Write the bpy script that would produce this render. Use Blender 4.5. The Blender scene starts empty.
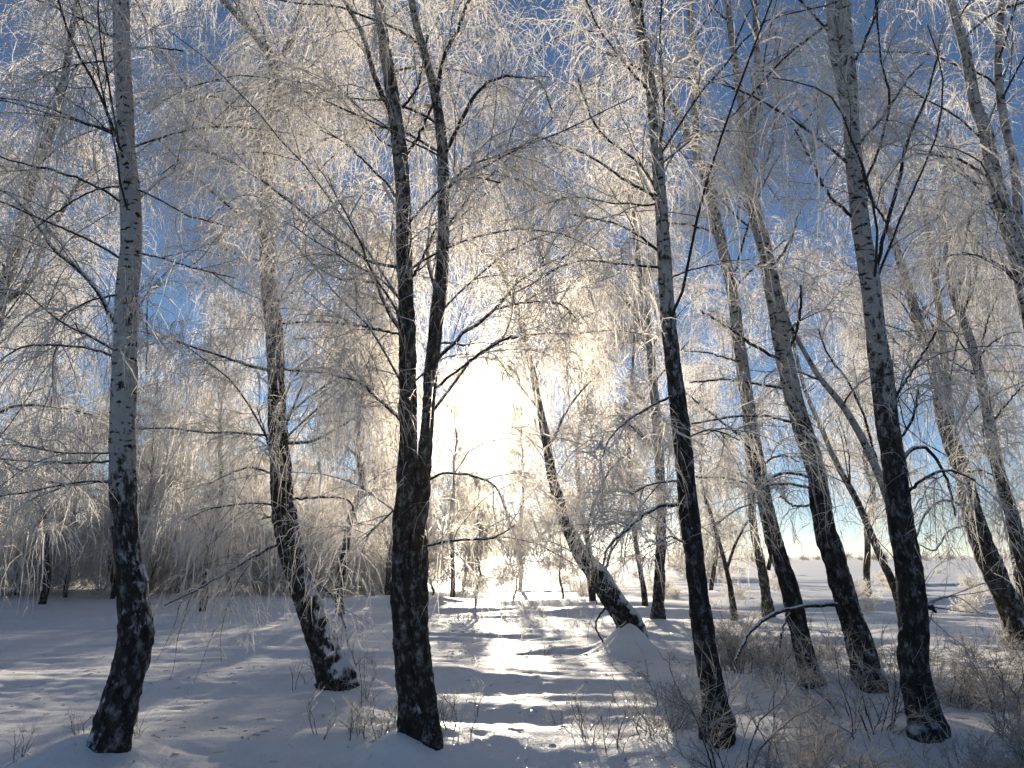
import bpy, math
import numpy as np
from math import radians, sin, cos, tan, pi

# ------------------------------------------------------------------ camera
W, H, F = 1024, 768, 804.0
PITCH = radians(12.0)
CAM = np.array((0.0, 0.0, 1.6))
scene = bpy.context.scene
COL = scene.collection
cd = bpy.data.cameras.new('camera')
cd.sensor_width = 36.0
cd.lens = F / W * 36.0
cd.clip_start = 0.05
cd.clip_end = 6000.0
cam = bpy.data.objects.new('camera', cd)
cam.location = CAM
cam.rotation_euler = (pi / 2 + PITCH, 0, 0)
COL.objects.link(cam)
scene.camera = cam

# ------------------------------------------------------------------ sky and sun
SUN_EL = radians(10.4)
SUN_AZ = radians(-1.1)            # from +Y, negative = to the left
SUN_DIR = np.array((sin(SUN_AZ) * cos(SUN_EL), cos(SUN_AZ) * cos(SUN_EL), sin(SUN_EL)))
SKY_STRENGTH = 0.053
SUN_STRENGTH = 4.8
EXPOSURE = 1.0
world = bpy.data.worlds.new('World')
scene.world = world
world.use_nodes = True
wn, wl = world.node_tree.nodes, world.node_tree.links
wn.clear()
sky = wn.new('ShaderNodeTexSky')
sky.sky_type = 'NISHITA'
sky.sun_disc = False
sky.sun_elevation = SUN_EL
sky.sun_rotation = SUN_AZ
sky.altitude = 3000
sky.air_density = 0.9
sky.dust_density = 0.03
sky.ozone_density = 2.4
bg = wn.new('ShaderNodeBackground')
bg.inputs['Strength'].default_value = SKY_STRENGTH
wl.new(sky.outputs['Color'], bg.inputs['Color'])
# the glare of the low sun in frosty air: an aureole in the sky about the sun's direction
tc = wn.new('ShaderNodeTexCoord')
dot = wn.new('ShaderNodeVectorMath'); dot.operation = 'DOT_PRODUCT'
nrm = wn.new('ShaderNodeVectorMath'); nrm.operation = 'NORMALIZE'
wl.new(tc.outputs['Generated'], nrm.inputs[0])
wl.new(nrm.outputs[0], dot.inputs[0]); dot.inputs[1].default_value = tuple(SUN_DIR)
ac = wn.new('ShaderNodeMath'); ac.operation = 'ARCCOSINE'; ac.use_clamp = False
mn = wn.new('ShaderNodeMath'); mn.operation = 'MINIMUM'; mn.inputs[1].default_value = 0.9999999
wl.new(dot.outputs['Value'], mn.inputs[0]); wl.new(mn.outputs[0], ac.inputs[0])


def w_exp(scale, amp):
    a = wn.new('ShaderNodeMath'); a.operation = 'MULTIPLY'; a.inputs[1].default_value = -1.0 / radians(scale)
    wl.new(ac.outputs[0], a.inputs[0])
    e = wn.new('ShaderNodeMath'); e.operation = 'EXPONENT'; wl.new(a.outputs[0], e.inputs[0])
    m = wn.new('ShaderNodeMath'); m.operation = 'MULTIPLY'; m.inputs[1].default_value = amp
    wl.new(e.outputs[0], m.inputs[0])
    return m


g1, g2 = w_exp(0.62, 90.0), w_exp(3.2, 0.28)
gs = wn.new('ShaderNodeMath'); gs.operation = 'ADD'
wl.new(g1.outputs[0], gs.inputs[0]); wl.new(g2.outputs[0], gs.inputs[1])
bg2 = wn.new('ShaderNodeBackground'); bg2.inputs['Color'].default_value = (1.0, 0.80, 0.48, 1)
wl.new(gs.outputs[0], bg2.inputs['Strength'])
add = wn.new('ShaderNodeAddShader')
wl.new(bg.outputs[0], add.inputs[0]); wl.new(bg2.outputs[0], add.inputs[1])
wo = wn.new('ShaderNodeOutputWorld'); wl.new(add.outputs[0], wo.inputs['Surface'])

sd = bpy.data.lights.new('sun', 'SUN')
sd.energy = SUN_STRENGTH
sd.angle = radians(0.6)
sd.color = (1.0, 0.87, 0.69)
sun = bpy.data.objects.new('sun', sd)
COL.objects.link(sun)
from mathutils import Vector
sun.rotation_euler = Vector(SUN_DIR).to_track_quat('Z', 'Y').to_euler()
sun.location = (0, 0, 30)

scene.view_settings.view_transform = 'Standard'
scene.view_settings.look = 'None'
scene.view_settings.exposure = EXPOSURE
scene.view_settings.gamma = 1.0
scene.cycles.max_bounces = 7
scene.cycles.diffuse_bounces = 4
scene.cycles.transmission_bounces = 5
scene.cycles.use_denoising = True
scene.cycles.sample_clamp_indirect = 4.0

# ------------------------------------------------------------------ pixel rays
fwd = np.array((0, cos(PITCH), sin(PITCH)))
upv = np.array((0, -sin(PITCH), cos(PITCH)))


def ray(px, py):
    px, py = np.asarray(px, float), np.asarray(py, float)
    r = fwd + np.multiply.outer((384 - py) / F, upv)
    r = r + np.multiply.outer((px - 512) / F, np.array((1.0, 0, 0)))
    return r


def at(px, py, Y):
    """point seen at a pixel, standing at ground distance Y in front of the camera"""
    r = ray(px, py)
    return CAM + r * (np.asarray(Y) / r[..., 1])[..., None]


# ------------------------------------------------------------------ noise
def _hash(*ix):
    h = np.zeros(np.broadcast(*ix).shape, np.uint64)
    for k, i in enumerate(ix):
        h ^= (i.astype(np.int64).astype(np.uint64) * np.uint64((0x9E3779B97F4A7C15, 0xC2B2AE3D27D4EB4F, 0x165667B19E3779F9)[k]))
        h ^= h >> np.uint64(29)
        h *= np.uint64(0xBF58476D1CE4E5B9)
        h ^= h >> np.uint64(32)
    return (h & np.uint64(0xFFFFFF)).astype(float) / 0xFFFFFF * 2 - 1


def noise(*c):
    """value noise in 2-D or 3-D, -1..1"""
    n = len(c)
    c = np.broadcast_arrays(*[np.asarray(v, float) for v in c])
    i = [np.floor(v) for v in c]
    f = [v - w for v, w in zip(c, i)]
    f = [v * v * v * (v * (v * 6 - 15) + 10) for v in f]
    out = 0
    for k in range(2 ** n):
        b = [(k >> j) & 1 for j in range(n)]
        w = 1
        for j in range(n):
            w = w * (f[j] if b[j] else 1 - f[j])
        out = out + w * _hash(*[i[j] + b[j] for j in range(n)])
    return out


# ------------------------------------------------------------------ terrain
MOUNDS = []          # x, y, height, radius x, radius y: snow banked against trunks


# distance, height, far-side and near-side breadth of each drift
DRIFTS = ((5.6, 0.10, 0.8, 0.4), (7.15, 0.13, 0.7, 0.45), (7.95, 0.07, 0.5, 0.35), (10.3, 0.22, 1.3, 0.6), (12.0, 0.05, 0.6, 0.4), (13.6, 0.07, 0.9, 0.5),
          (16.0, 0.10, 1.2, 0.7), (18.6, 0.09, 1.2, 0.7), (22.0, 0.16, 1.5, 0.8), (27.0, 0.25, 2, 1.0))


def ground_base(x, y):
    x, y = np.asarray(x, float), np.asarray(y, float)
    far = np.clip((y - 14) / 60, 0, 1)
    h = (0.14 * noise(x * 0.09 + 3.1, y * 0.09) + 0.05 * noise(x * 0.21, y * 0.27 + 9)) * np.clip(1.2 - far, 0, 1)
    # long drifts lying across the view, steep on the near side
    for k, (y0, amp, su, sn) in enumerate(DRIFTS):
        u = y - (y0 + 0.5 * noise(x * 0.22 + k * 7.3, np.full_like(x, k * 3.1)) + 0.12 * noise(x * 0.9 + k, np.full_like(x, k * 1.7)) + 0.03 * x)
        a = amp * (0.75 + 0.6 * noise(x * 0.3 + k * 5.1, np.full_like(x, k * 2.3 + 0.5)))
        h = h + a * np.exp(-np.where(u > 0, u / su, u / sn) ** 2)
    wx = x * 0.17 + 0.6 * noise(x * 0.3, y * 0.3 + 40)
    yy = y + 0.55 * noise(x * 0.22 + 7, y * 0.22) + 0.12 * x
    fade = np.clip((80 - np.abs(y)) / 40, 0, 1)
    h = h + fade * (0.05 * noise(wx * 1.9 + 11, yy * 1.35 + 5) + 0.10 * np.clip((y - 15) / 8, 0, 1) * noise(wx, yy * 0.5))
    # fine wind ripple
    h = h + fade * 0.014 * noise(wx * 4, yy * 4.2) + fade * 0.008 * noise(x * 3.1, y * 6.9) + np.where(y < 26, 1, 0) * (0.006 * noise(x * 7.3, y * 9.1) - 0.012 * np.clip(noise(x * 3.7 + 50, y * 4.1) - 0.45, 0, 1))
    # swell of the far field and the low ridge along the horizon
    h = h + 0.6 * noise(x / 70 + 5, y / 90) * np.clip((y - 35) / 60, 0, 1)
    h = h - 0.6 * np.clip((y - 90) / 300, 0, 1) * (1 + 0.5 * noise(x / 160, y / 300 + 2))
    return h


def ground(x, y):
    h = ground_base(x, y)
    for mx, my, mh, rx, ry in MOUNDS:
        q = ((x - mx) / rx) ** 2 + ((y - my) / ry) ** 2
        h = h + mh * np.exp(-q)
    return h


def ground_hit(px, py, fn=None):
    r = ray(px, py)
    ys = np.linspace(2.0, 90, 6000)
    P = CAM + np.outer(ys / r[1], r)
    g = (fn or ground_base)(P[:, 0], P[:, 1])
    k = np.argmax(P[:, 2] < g)
    return P[k]


# ------------------------------------------------------------------ materials
def new_mat(name):
    m = bpy.data.materials.new(name)
    m.use_nodes = True
    nt = m.node_tree
    nt.nodes.clear()
    out = nt.nodes.new('ShaderNodeOutputMaterial')
    return m, nt.nodes, nt.links, out


def ramp(n, pts):
    r = n.new('ShaderNodeValToRGB')
    e = r.color_ramp.elements
    while len(e) < len(pts):
        e.new(0.5)
    for el, (p, c) in zip(e, pts):
        el.position = p
        el.color = (c, c, c, 1) if not isinstance(c, tuple) else (*c, 1)
    return r


def mat_frost(name, col, tr, f=0.5, fw=0.04):
    m, n, l, out = new_mat(name)
    d = n.new('ShaderNodeBsdfDiffuse'); d.inputs['Color'].default_value = (*col, 1)
    t = n.new('ShaderNodeBsdfTranslucent'); t.inputs['Color'].default_value = (*tr, 1)
    mx = n.new('ShaderNodeMixShader'); mx.inputs[0].default_value = f
    l.new(d.outputs[0], mx.inputs[1]); l.new(t.outputs[0], mx.inputs[2])
    # clear ice crystals pass light on forwards
    rf = n.new('ShaderNodeBsdfRefraction'); rf.inputs['Color'].default_value = (0.9, 0.80, 0.66, 1)
    rf.inputs['Roughness'].default_value = 0.9; rf.inputs['IOR'].default_value = 1.25
    mx2 = n.new('ShaderNodeMixShader'); mx2.inputs[0].default_value = fw
    l.new(mx.outputs[0], mx2.inputs[1]); l.new(rf.outputs[0], mx2.inputs[2])
    l.new(mx2.outputs[0], out.inputs['Surface'])
    return m


def mat_bark(name, white, dark, seed):
    m, n, l, out = new_mat(name)
    a = n.new('ShaderNodeAttribute'); a.attribute_name = 'bark'       # r cos, r sin, length along the stem
    rg = n.new('ShaderNodeAttribute'); rg.attribute_name = 'rough'    # 0 smooth white skin .. 1 old fissured bark
    mp = n.new('ShaderNodeMapping'); l.new(a.outputs['Vector'], mp.inputs['Vector'])
    mp.inputs['Location'].default_value = (seed, seed * 2.3, seed * 5.1)
    mp.inputs['Scale'].default_value = (7, 7, 26)
    n1 = n.new('ShaderNodeTexNoise'); n1.inputs['Scale'].default_value = 1.0; n1.inputs['Detail'].default_value = 3
    l.new(mp.outputs[0], n1.inputs['Vector'])
    mp2 = n.new('ShaderNodeMapping'); l.new(a.outputs['Vector'], mp2.inputs['Vector'])
    mp2.inputs['Location'].default_value = (seed * 3, seed, seed * 7.1)
    mp2.inputs['Scale'].default_value = (13, 13, 9)
    n2 = n.new('ShaderNodeTexNoise'); n2.inputs['Scale'].default_value = 1.0; n2.inputs['Detail'].default_value = 5
    n2.inputs['Roughness'].default_value = 0.65
    l.new(mp2.outputs[0], n2.inputs['Vector'])
    # lenticel bands
    b = ramp(n, [(0.585, 0.0), (0.625, 1.0)]); l.new(n1.outputs['Fac'], b.inputs['Fac'])
    # old bark patches grow with roughness
    s = n.new('ShaderNodeMath'); s.operation = 'ADD'
    l.new(n2.outputs['Fac'], s.inputs[0]); l.new(rg.outputs['Fac'], s.inputs[1])
    p = ramp(n, [(0.67, 0.0), (0.78, 1.0)]); l.new(s.outputs[0], p.inputs['Fac'])
    mx = n.new('ShaderNodeMath'); mx.operation = 'MAXIMUM'
    l.new(b.outputs[0], mx.inputs[0]); l.new(p.outputs[0], mx.inputs[1])
    c = n.new('ShaderNodeMix'); c.data_type = 'RGBA'
    # white skin with a grey mottling
    g = ramp(n, [(0.3, tuple(v * 0.72 for v in white)), (0.65, white)]); l.new(n2.outputs['Fac'], g.inputs['Fac'])
    g2 = ramp(n, [(0.35, tuple(v * 0.5 for v in dark)), (0.75, tuple(v * 2.2 for v in dark))]); l.new(n2.outputs['Fac'], g2.inputs['Fac'])
    l.new(mx.outputs[0], c.inputs[0]); l.new(g.outputs[0], c.inputs['A']); l.new(g2.outputs[0], c.inputs['B'])
    bs = n.new('ShaderNodeBsdfPrincipled'); bs.inputs['Roughness'].default_value = 0.8
    bs.inputs['Specular IOR Level'].default_value = 0.2
    # rime caught by the bark
    mp3 = n.new('ShaderNodeMapping'); l.new(a.outputs['Vector'], mp3.inputs['Vector']); mp3.inputs['Scale'].default_value = (15, 15, 11)
    n3 = n.new('ShaderNodeTexNoise'); n3.inputs['Scale'].default_value = 1.0; n3.inputs['Detail'].default_value = 9; n3.inputs['Roughness'].default_value = 0.72
    l.new(mp3.outputs[0], n3.inputs['Vector'])
    fr = ramp(n, [(0.50, 0.0), (0.74, 0.34)]); l.new(n3.outputs['Fac'], fr.inputs['Fac'])
    # rime settled on what faces upwards
    gg = n.new('ShaderNodeNewGeometry'); sz_ = n.new('ShaderNodeSeparateXYZ'); l.new(gg.outputs['Normal'], sz_.inputs[0])
    az = n.new('ShaderNodeMath'); az.operation = 'MULTIPLY_ADD'; az.inputs[1].default_value = 0.75
    l.new(sz_.outputs['Z'], az.inputs[0]); l.new(n3.outputs['Fac'], az.inputs[2])
    rz = ramp(n, [(0.66, 0.0), (0.84, 0.85)]); l.new(az.outputs[0], rz.inputs['Fac'])
    fm_ = n.new('ShaderNodeMath'); fm_.operation = 'MAXIMUM'; l.new(fr.outputs[0], fm_.inputs[0]); l.new(rz.outputs[0], fm_.inputs[1])
    c2 = n.new('ShaderNodeMix'); c2.data_type = 'RGBA'
    l.new(fm_.outputs[0], c2.inputs[0]); l.new(c.outputs['Result'], c2.inputs['A']); c2.inputs['B'].default_value = (0.72, 0.73, 0.76, 1)
    l.new(c2.outputs['Result'], bs.inputs['Base Color'])
    bp = n.new('ShaderNodeBump'); bp.inputs['Strength'].default_value = 0.6; bp.inputs['Distance'].default_value = 0.02
    iv = n.new('ShaderNodeMath'); iv.operation = 'SUBTRACT'; l.new(n2.outputs['Fac'], iv.inputs[0]); l.new(mx.outputs[0], iv.inputs[1])
    l.new(iv.outputs[0], bp.inputs['Height']); l.new(bp.outputs[0], bs.inputs['Normal'])
    l.new(bs.outputs[0], out.inputs['Surface'])
    return m


def mat_branch(name, col, frost_amt=0.55):
    m, n, l, out = new_mat(name)
    g = n.new('ShaderNodeNewGeometry')
    sp = n.new('ShaderNodeSeparateXYZ'); l.new(g.outputs['Normal'], sp.inputs[0])
    ns = n.new('ShaderNodeTexNoise'); ns.inputs['Scale'].default_value = 45; ns.inputs['Detail'].default_value = 2
    tcn = n.new('ShaderNodeTexCoord'); l.new(tcn.outputs['Object'], ns.inputs['Vector'])
    a = n.new('ShaderNodeMath'); a.operation = 'MULTIPLY_ADD'; a.inputs[1].default_value = 0.55
    l.new(sp.outputs['Z'], a.inputs[0]); l.new(ns.outputs['Fac'], a.inputs[2])
    r = ramp(n, [(1.18 - frost_amt, 0.0), (min(1.0, 1.30 - frost_amt), 1.0)]); l.new(a.outputs[0], r.inputs['Fac'])
    c = n.new('ShaderNodeMix'); c.data_type = 'RGBA'
    l.new(r.outputs[0], c.inputs[0]); c.inputs['A'].default_value = (*col, 1); c.inputs['B'].default_value = (0.74, 0.75, 0.78, 1)
    bs = n.new('ShaderNodeBsdfPrincipled'); bs.inputs['Roughness'].default_value = 0.75
    bs.inputs['Specular IOR Level'].default_value = 0.25
    l.new(c.outputs['Result'], bs.inputs['Base Color'])
    l.new(bs.outputs[0], out.inputs['Surface'])
    return m


def mat_snow():
    m, n, l, out = new_mat('snow')
    bs = n.new('ShaderNodeBsdfPrincipled')
    bs.inputs['Roughness'].default_value = 0.55
    bs.inputs['Specular IOR Level'].default_value = 0.3
    tcn = n.new('ShaderNodeTexCoord')
    n1 = n.new('ShaderNodeTexNoise'); n1.inputs['Scale'].default_value = 55; n1.inputs['Detail'].default_value = 4
    n2 = n.new('ShaderNodeTexNoise'); n2.inputs['Scale'].default_value = 6; n2.inputs['Detail'].default_value = 4
    for q in (n1, n2):
        l.new(tcn.outputs['Object'], q.inputs['Vector'])
    cr = ramp(n, [(0.3, (0.82, 0.82, 0.825)), (0.7, (0.88, 0.88, 0.885))]); l.new(n2.outputs['Fac'], cr.inputs['Fac'])
    l.new(cr.outputs[0], bs.inputs['Base Color'])
    ad = n.new('ShaderNodeMath'); ad.operation = 'MULTIPLY_ADD'; ad.inputs[1].default_value = 0.25
    l.new(n1.outputs['Fac'], ad.inputs[0]); l.new(n2.outputs['Fac'], ad.inputs[2])
    bp = n.new('ShaderNodeBump'); bp.inputs['Strength'].default_value = 0.35; bp.inputs['Distance'].default_value = 0.03
    l.new(ad.outputs[0], bp.inputs['Height']); l.new(bp.outputs[0], bs.inputs['Normal'])
    l.new(bs.outputs[0], out.inputs['Surface'])
    return m


M_SNOW = mat_snow()
M_FROST = mat_frost('hoarfrost', (0.58, 0.575, 0.57), (0.74, 0.71, 0.67), 0.55)
M_FROST_FAR = mat_frost('hoarfrost_far', (0.52, 0.505, 0.49), (0.68, 0.64, 0.59), 0.55)
M_TWIG = mat_branch('twig_bark', (0.035, 0.027, 0.022), 0.60)
M_LIMB = mat_branch('limb_bark', (0.028, 0.023, 0.020), 0.52)
M_BARK_WHITE = mat_bark('birch_bark_white', (0.41, 0.395, 0.38), (0.020, 0.017, 0.015), 1.0)
M_BARK_GREY = mat_bark('birch_bark_grey', (0.30, 0.28, 0.26), (0.018, 0.015, 0.013), 4.0)
M_FROST_BRUSH = mat_frost('rimed_brush', (0.37, 0.36, 0.35), (0.44, 0.42, 0.395), 0.5, 0.01)
M_STEM = mat_branch('weed_stem', (0.10, 0.075, 0.05), 0.5)


# ------------------------------------------------------------------ geometry helpers
def norm(v):
    return v / np.maximum(np.linalg.norm(v, axis=-1, keepdims=True), 1e-9)


def resample(P, R, K):
    """smooth (Catmull-Rom) resampling of one polyline to K points"""
    P = np.asarray(P, float); R = np.asarray(R, float)
    s = np.r_[0, np.cumsum(np.linalg.norm(np.diff(P, axis=0), axis=1))]
    n = len(P)
    t = np.linspace(0, s[-1], K)
    i = np.clip(np.searchsorted(s, t, side='right') - 1, 0, n - 2)
    T = np.zeros_like(P)
    T[1:-1] = (P[2:] - P[:-2]) / (s[2:] - s[:-2])[:, None] if n > 2 else 0
    T[0] = (P[1] - P[0]) / (s[1] - s[0]); T[-1] = (P[-1] - P[-2]) / (s[-1] - s[-2])
    h = (s[i + 1] - s[i]); u = ((t - s[i]) / h)
    h00 = 2 * u**3 - 3 * u**2 + 1; h10 = u**3 - 2 * u**2 + u; h01 = -2 * u**3 + 3 * u**2; h11 = u**3 - u**2
    Q = h00[:, None] * P[i] + (h10 * h)[:, None] * T[i] + h01[:, None] * P[i + 1] + (h11 * h)[:, None] * T[i + 1]
    return Q, np.interp(t, s, R), s[-1]


class Geo:
    def __init__(self):
        self.v, self.q, self.t, self.qm, self.tm, self.n = [], [], [], [], [], 0
        self.bark, self.rough = [], []

    def tubes(self, P, R, sides, mat, rng, cap=False):
        """N polylines of K points (N,K,3) with radii (N,K); two sides make a flat blade"""
        N, K, _ = P.shape
        T = np.empty_like(P)
        T[:, 1:-1] = P[:, 2:] - P[:, :-2]; T[:, 0] = P[:, 1] - P[:, 0]; T[:, -1] = P[:, -1] - P[:, -2]
        T = norm(T)
        ref = norm(rng.normal(size=(N, 1, 3)) + 1e-6)
        ref = ref - (ref * T[:, :1]).sum(-1, keepdims=True) * T[:, :1]
        U = norm(ref - (ref * T).sum(-1, keepdims=True) * T)
        V = np.cross(T, U)
        m = 2 if sides == 2 else sides
        ang = np.arange(m) * 2 * pi / m
        X = P[:, :, None] + R[:, :, None, None] * (U[:, :, None] * np.cos(ang)[:, None] + V[:, :, None] * np.sin(ang)[:, None])
        base = self.n + np.arange(N * K * m).reshape(N, K, m)
        if sides == 2:
            q = np.stack([base[:, :-1, 0], base[:, :-1, 1], base[:, 1:, 1], base[:, 1:, 0]], -1).reshape(-1, 4)
        else:
            b2 = np.roll(base, -1, axis=2)
            q = np.stack([base[:, :-1], b2[:, :-1], b2[:, 1:], base[:, 1:]], -1).reshape(-1, 4)
        self.v.append(X.reshape(-1, 3)); self.q.append(q); self.qm.append(np.full(len(q), mat)); self.n += X.size // 3

    def tris(self, A, B, C, mat):
        N = len(A)
        self.v.append(np.stack([A, B, C], 1).reshape(-1, 3))
        self.t.append(self.n + np.arange(3 * N).reshape(N, 3)); self.tm.append(np.full(N, mat)); self.n += 3 * N

    def build(self, name, mats, parent=None, origin=(0, 0, 0), attrs=None, smooth=True):
        V = np.concatenate(self.v) - np.asarray(origin)
        Q = np.concatenate(self.q) if self.q else np.zeros((0, 4), int)
        T = np.concatenate(self.t) if self.t else np.zeros((0, 3), int)
        me = bpy.data.meshes.new(name)
        me.vertices.add(len(V)); me.vertices.foreach_set('co', V.astype(np.float32).ravel())
        me.loops.add(Q.size + T.size)
        me.loops.foreach_set('vertex_index', np.r_[Q.ravel(), T.ravel()].astype(np.int32))
        me.polygons.add(len(Q) + len(T))
        me.polygons.foreach_set('loop_start', np.r_[np.arange(len(Q)) * 4, Q.size + np.arange(len(T)) * 3].astype(np.int32))
        mi = np.concatenate(self.qm + self.tm) if (self.qm or self.tm) else np.zeros(0)
        me.polygons.foreach_set('material_index', mi.astype(np.int32))
        me.polygons.foreach_set('use_smooth', np.full(len(mi), smooth))
        for m in mats:
            me.materials.append(m)
        if attrs:
            for k, (typ, fld, arr) in attrs.items():
                at_ = me.attributes.new(k, typ, 'POINT'); at_.data.foreach_set(fld, arr.astype(np.float32).ravel())
        me.update(calc_edges=True)
        o = bpy.data.objects.new(name, me)
        COL.objects.link(o)
        if parent is not None:
            o.parent = parent
        return o


def stem_mesh(name, P, R, mat, parent, origin, rough_fn, sides=20, seed=0, lump=0.10, step=0.03, flare=False):
    """one trunk or stem: swept rings with an uneven skin, old bark cracked deeper"""
    L0 = np.linalg.norm(np.diff(P, axis=0), axis=1).sum()
    K = int(max(8, min(420, L0 / step)))
    P, R, L = resample(P, R, K)
    T = norm(np.gradient(P, axis=0))
    ref = np.array((0.0, -1.0, 0.05))
    U = norm(ref - (T @ ref)[:, None] * T); V = np.cross(T, U)
    ang = np.arange(sides) * 2 * pi / sides
    l = np.linspace(0, L, K)[:, None]
    rough = rough_fn(l / L, l) + 0 * ang
    c, s = np.cos(ang)[None] + 0 * l, np.sin(ang)[None] + 0 * l
    Rm = R[:, None]
    d = lump * noise(c * 1.1 + seed, s * 1.1, l * 2.2 + seed) + 0.05 * noise(c * 2.2, s * 2.2 + seed, l * 7)
    d = d + np.clip(rough, 0, 1) * (0.20 * noise(c * 3.6 + 9, s * 3.6 + seed, l * 7) + 0.16 * noise(c * 6 + 3, s * 6 + seed, l * 22))
    if flare:
        d = d + 0.22 * np.exp(-np.clip(l - 0.45, 0, 9) / 0.16) * noise(c * 1.7 + seed, s * 1.7, 0 * l + seed)
    rr = Rm * (1 + d)
    X = P[:, None] + rr[..., None] * (U[:, None] * c[..., None] + V[:, None] * s[..., None])
    g = Geo()
    g.v.append(X.reshape(-1, 3))
    b = np.arange(K * sides).reshape(K, sides); b2 = np.roll(b, -1, axis=1)
    q = np.stack([b[:-1], b2[:-1], b2[1:], b[1:]], -1).reshape(-1, 4)
    g.q.append(q); g.qm.append(np.zeros(len(q)))
    R0 = max(0.03, float(R.max()) * 0.8)
    bark = np.stack([c * R0, s * R0, l + 0 * c], -1)
    return g.build(name, [mat], parent, origin, {'bark': ('FLOAT_VECTOR', 'vector', bark), 'rough': ('FLOAT', 'value', rough)}), (P, R)


def sprout(rng, P, R, n, t0, t1, length, spread, droop, K, rad, taper=0.0, up=0.0, wig=0.10, jit=0.45, rmin=0.0):
    """grow n side shoots on every polyline of P (N,Kp,3)"""
    N, Kp, _ = P.shape
    cnt = rng.poisson(n, N) if np.isscalar(n) else n
    ix = np.repeat(np.arange(N), cnt); M = len(ix)
    t = rng.uniform(t0, t1, M)
    f = t * (Kp - 1); i = np.minimum(f.astype(int), Kp - 2); u = (f - i)[:, None]
    S = P[ix, i] * (1 - u) + P[ix, i + 1] * u
    T = norm(P[ix, i + 1] - P[ix, i])
    w = rng.normal(size=(M, 3)); w = norm(w - (w * T).sum(-1, keepdims=True) * T)
    sp = np.clip(rng.normal(spread, spread * 0.3, M), 0.1, 1.7)[:, None]
    d = norm(T * np.cos(sp) + w * np.sin(sp) + np.array((0, 0, up)))
    L = length * (1 - taper * t) * np.clip(rng.normal(1, jit, M), 0.3, 1.7)
    Q = np.empty((M, K, 3)); Q[:, 0] = S
    st = (L / (K - 1))[:, None]
    for k in range(1, K):
        Q[:, k] = Q[:, k - 1] + d * st
        d = norm(d + np.array((0, 0, -1.0)) * droop * st * rng.uniform(0.6, 1.4, (M, 1)) + wig * rng.normal(size=(M, 3)))
    r0 = np.maximum(rmin, np.minimum(rad * rng.uniform(0.75, 1.25, M), (R[ix, i] * 0.75) if rad > 0 else 0))
    RQ = r0[:, None] * np.linspace(1, 0.35, K)[None]
    return Q, RQ


def needles(rng, g, P, n, length, width, mat):
    """hoar crystals: thin blades standing off the twigs"""
    N, K, _ = P.shape
    ix = rng.integers(0, N, int(N * n)); M = len(ix)
    f = rng.uniform(0, K - 1.001, M); i = f.astype(int); u = (f - i)[:, None]
    S = P[ix, i] * (1 - u) + P[ix, i + 1] * u
    T = norm(P[ix, i + 1] - P[ix, i])
    w = rng.normal(size=(M, 3)); w = norm(w - 0.6 * (w * T).sum(-1, keepdims=True) * T)
    L = length * rng.uniform(0.4, 1.3, M)[:, None]
    e = norm(np.cross(w, rng.normal(size=(M, 3)))) * width * 0.5
    g.tris(S + e, S - e, S + w * L, mat)


def tag(o, label=None, cat=None, group=None, kind=None):
    for k, v in (('label', label), ('category', cat), ('group', group), ('kind', kind)):
        if v:
            o[k] = v
    return o


def empty(name, loc):
    o = bpy.data.objects.new(name, None)
    o.empty_display_size = 0.3
    o.location = loc
    COL.objects.link(o)
    return o


# ------------------------------------------------------------------ birch trees
def frost_crown(rng, g, PP, RR, dens=1.0, sec_len=0.95, twig_len=0.55, droop=2.6, w=0.0036, ndl=7, sec_n=7.5, twig_n=12, sub_n=3.5, mats=(0, 1), t0=0.12, zmin=-99.0):
    """side branches, hanging twigs, twiglets and hoar needles on the given limbs (N,K,3)"""
    mt, mf = mats
    S, RS = sprout(rng, PP, RR, sec_n * dens, t0, 1.0, sec_len, 0.85, 0.75, 9, 0.0055, taper=0.45, up=0.15, wig=0.13, rmin=w * 0.9)
    g.tubes(S, RS, 3, mt, rng)
    tw, rt = sprout(rng, S, RS, twig_n, 0.08, 1.0, twig_len, 0.8, droop, 7, 0.0, taper=0.15, wig=0.14)
    tw = tw[tw[:, :, 2].min(1) > zmin]; rt = np.zeros(len(tw))
    rt = w * rng.lognormal(-0.1, 0.4, len(rt))[:, None] * np.linspace(1.25, 0.15, 7)
    g.tubes(tw, rt, 2, mf, rng)
    tw2, rt2 = sprout(rng, PP, RR, twig_n * 0.5 * dens, 0.3, 1.0, twig_len * 1.2, 1.0, droop, 7, 0.0, wig=0.14)
    tw2 = tw2[tw2[:, :, 2].min(1) > zmin]; rt2 = np.zeros(len(tw2))
    g.tubes(tw2, w * rng.lognormal(-0.1, 0.4, len(rt2))[:, None] * np.linspace(1.25, 0.15, 7), 2, mf, rng)
    A = np.concatenate([tw, tw2])
    sb, rs = sprout(rng, A, np.ones(A.shape[:2]), sub_n, 0.1, 0.95, 0.17, 0.75, droop * 1.2, 4, 0.0, wig=0.12)
    g.tubes(sb, w * 0.9 * np.ones(rs.shape) * np.linspace(1.0, 0.15, 4), 2, mf, rng)
    if ndl:
        needles(rng, g, A, ndl, 0.035, w * 1.5, mf)
        needles(rng, g, sb, ndl * 0.3, 0.028, w * 1.4, mf)
        needles(rng, g, S, ndl * 2.0, 0.030, w * 1.5, mf)


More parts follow.
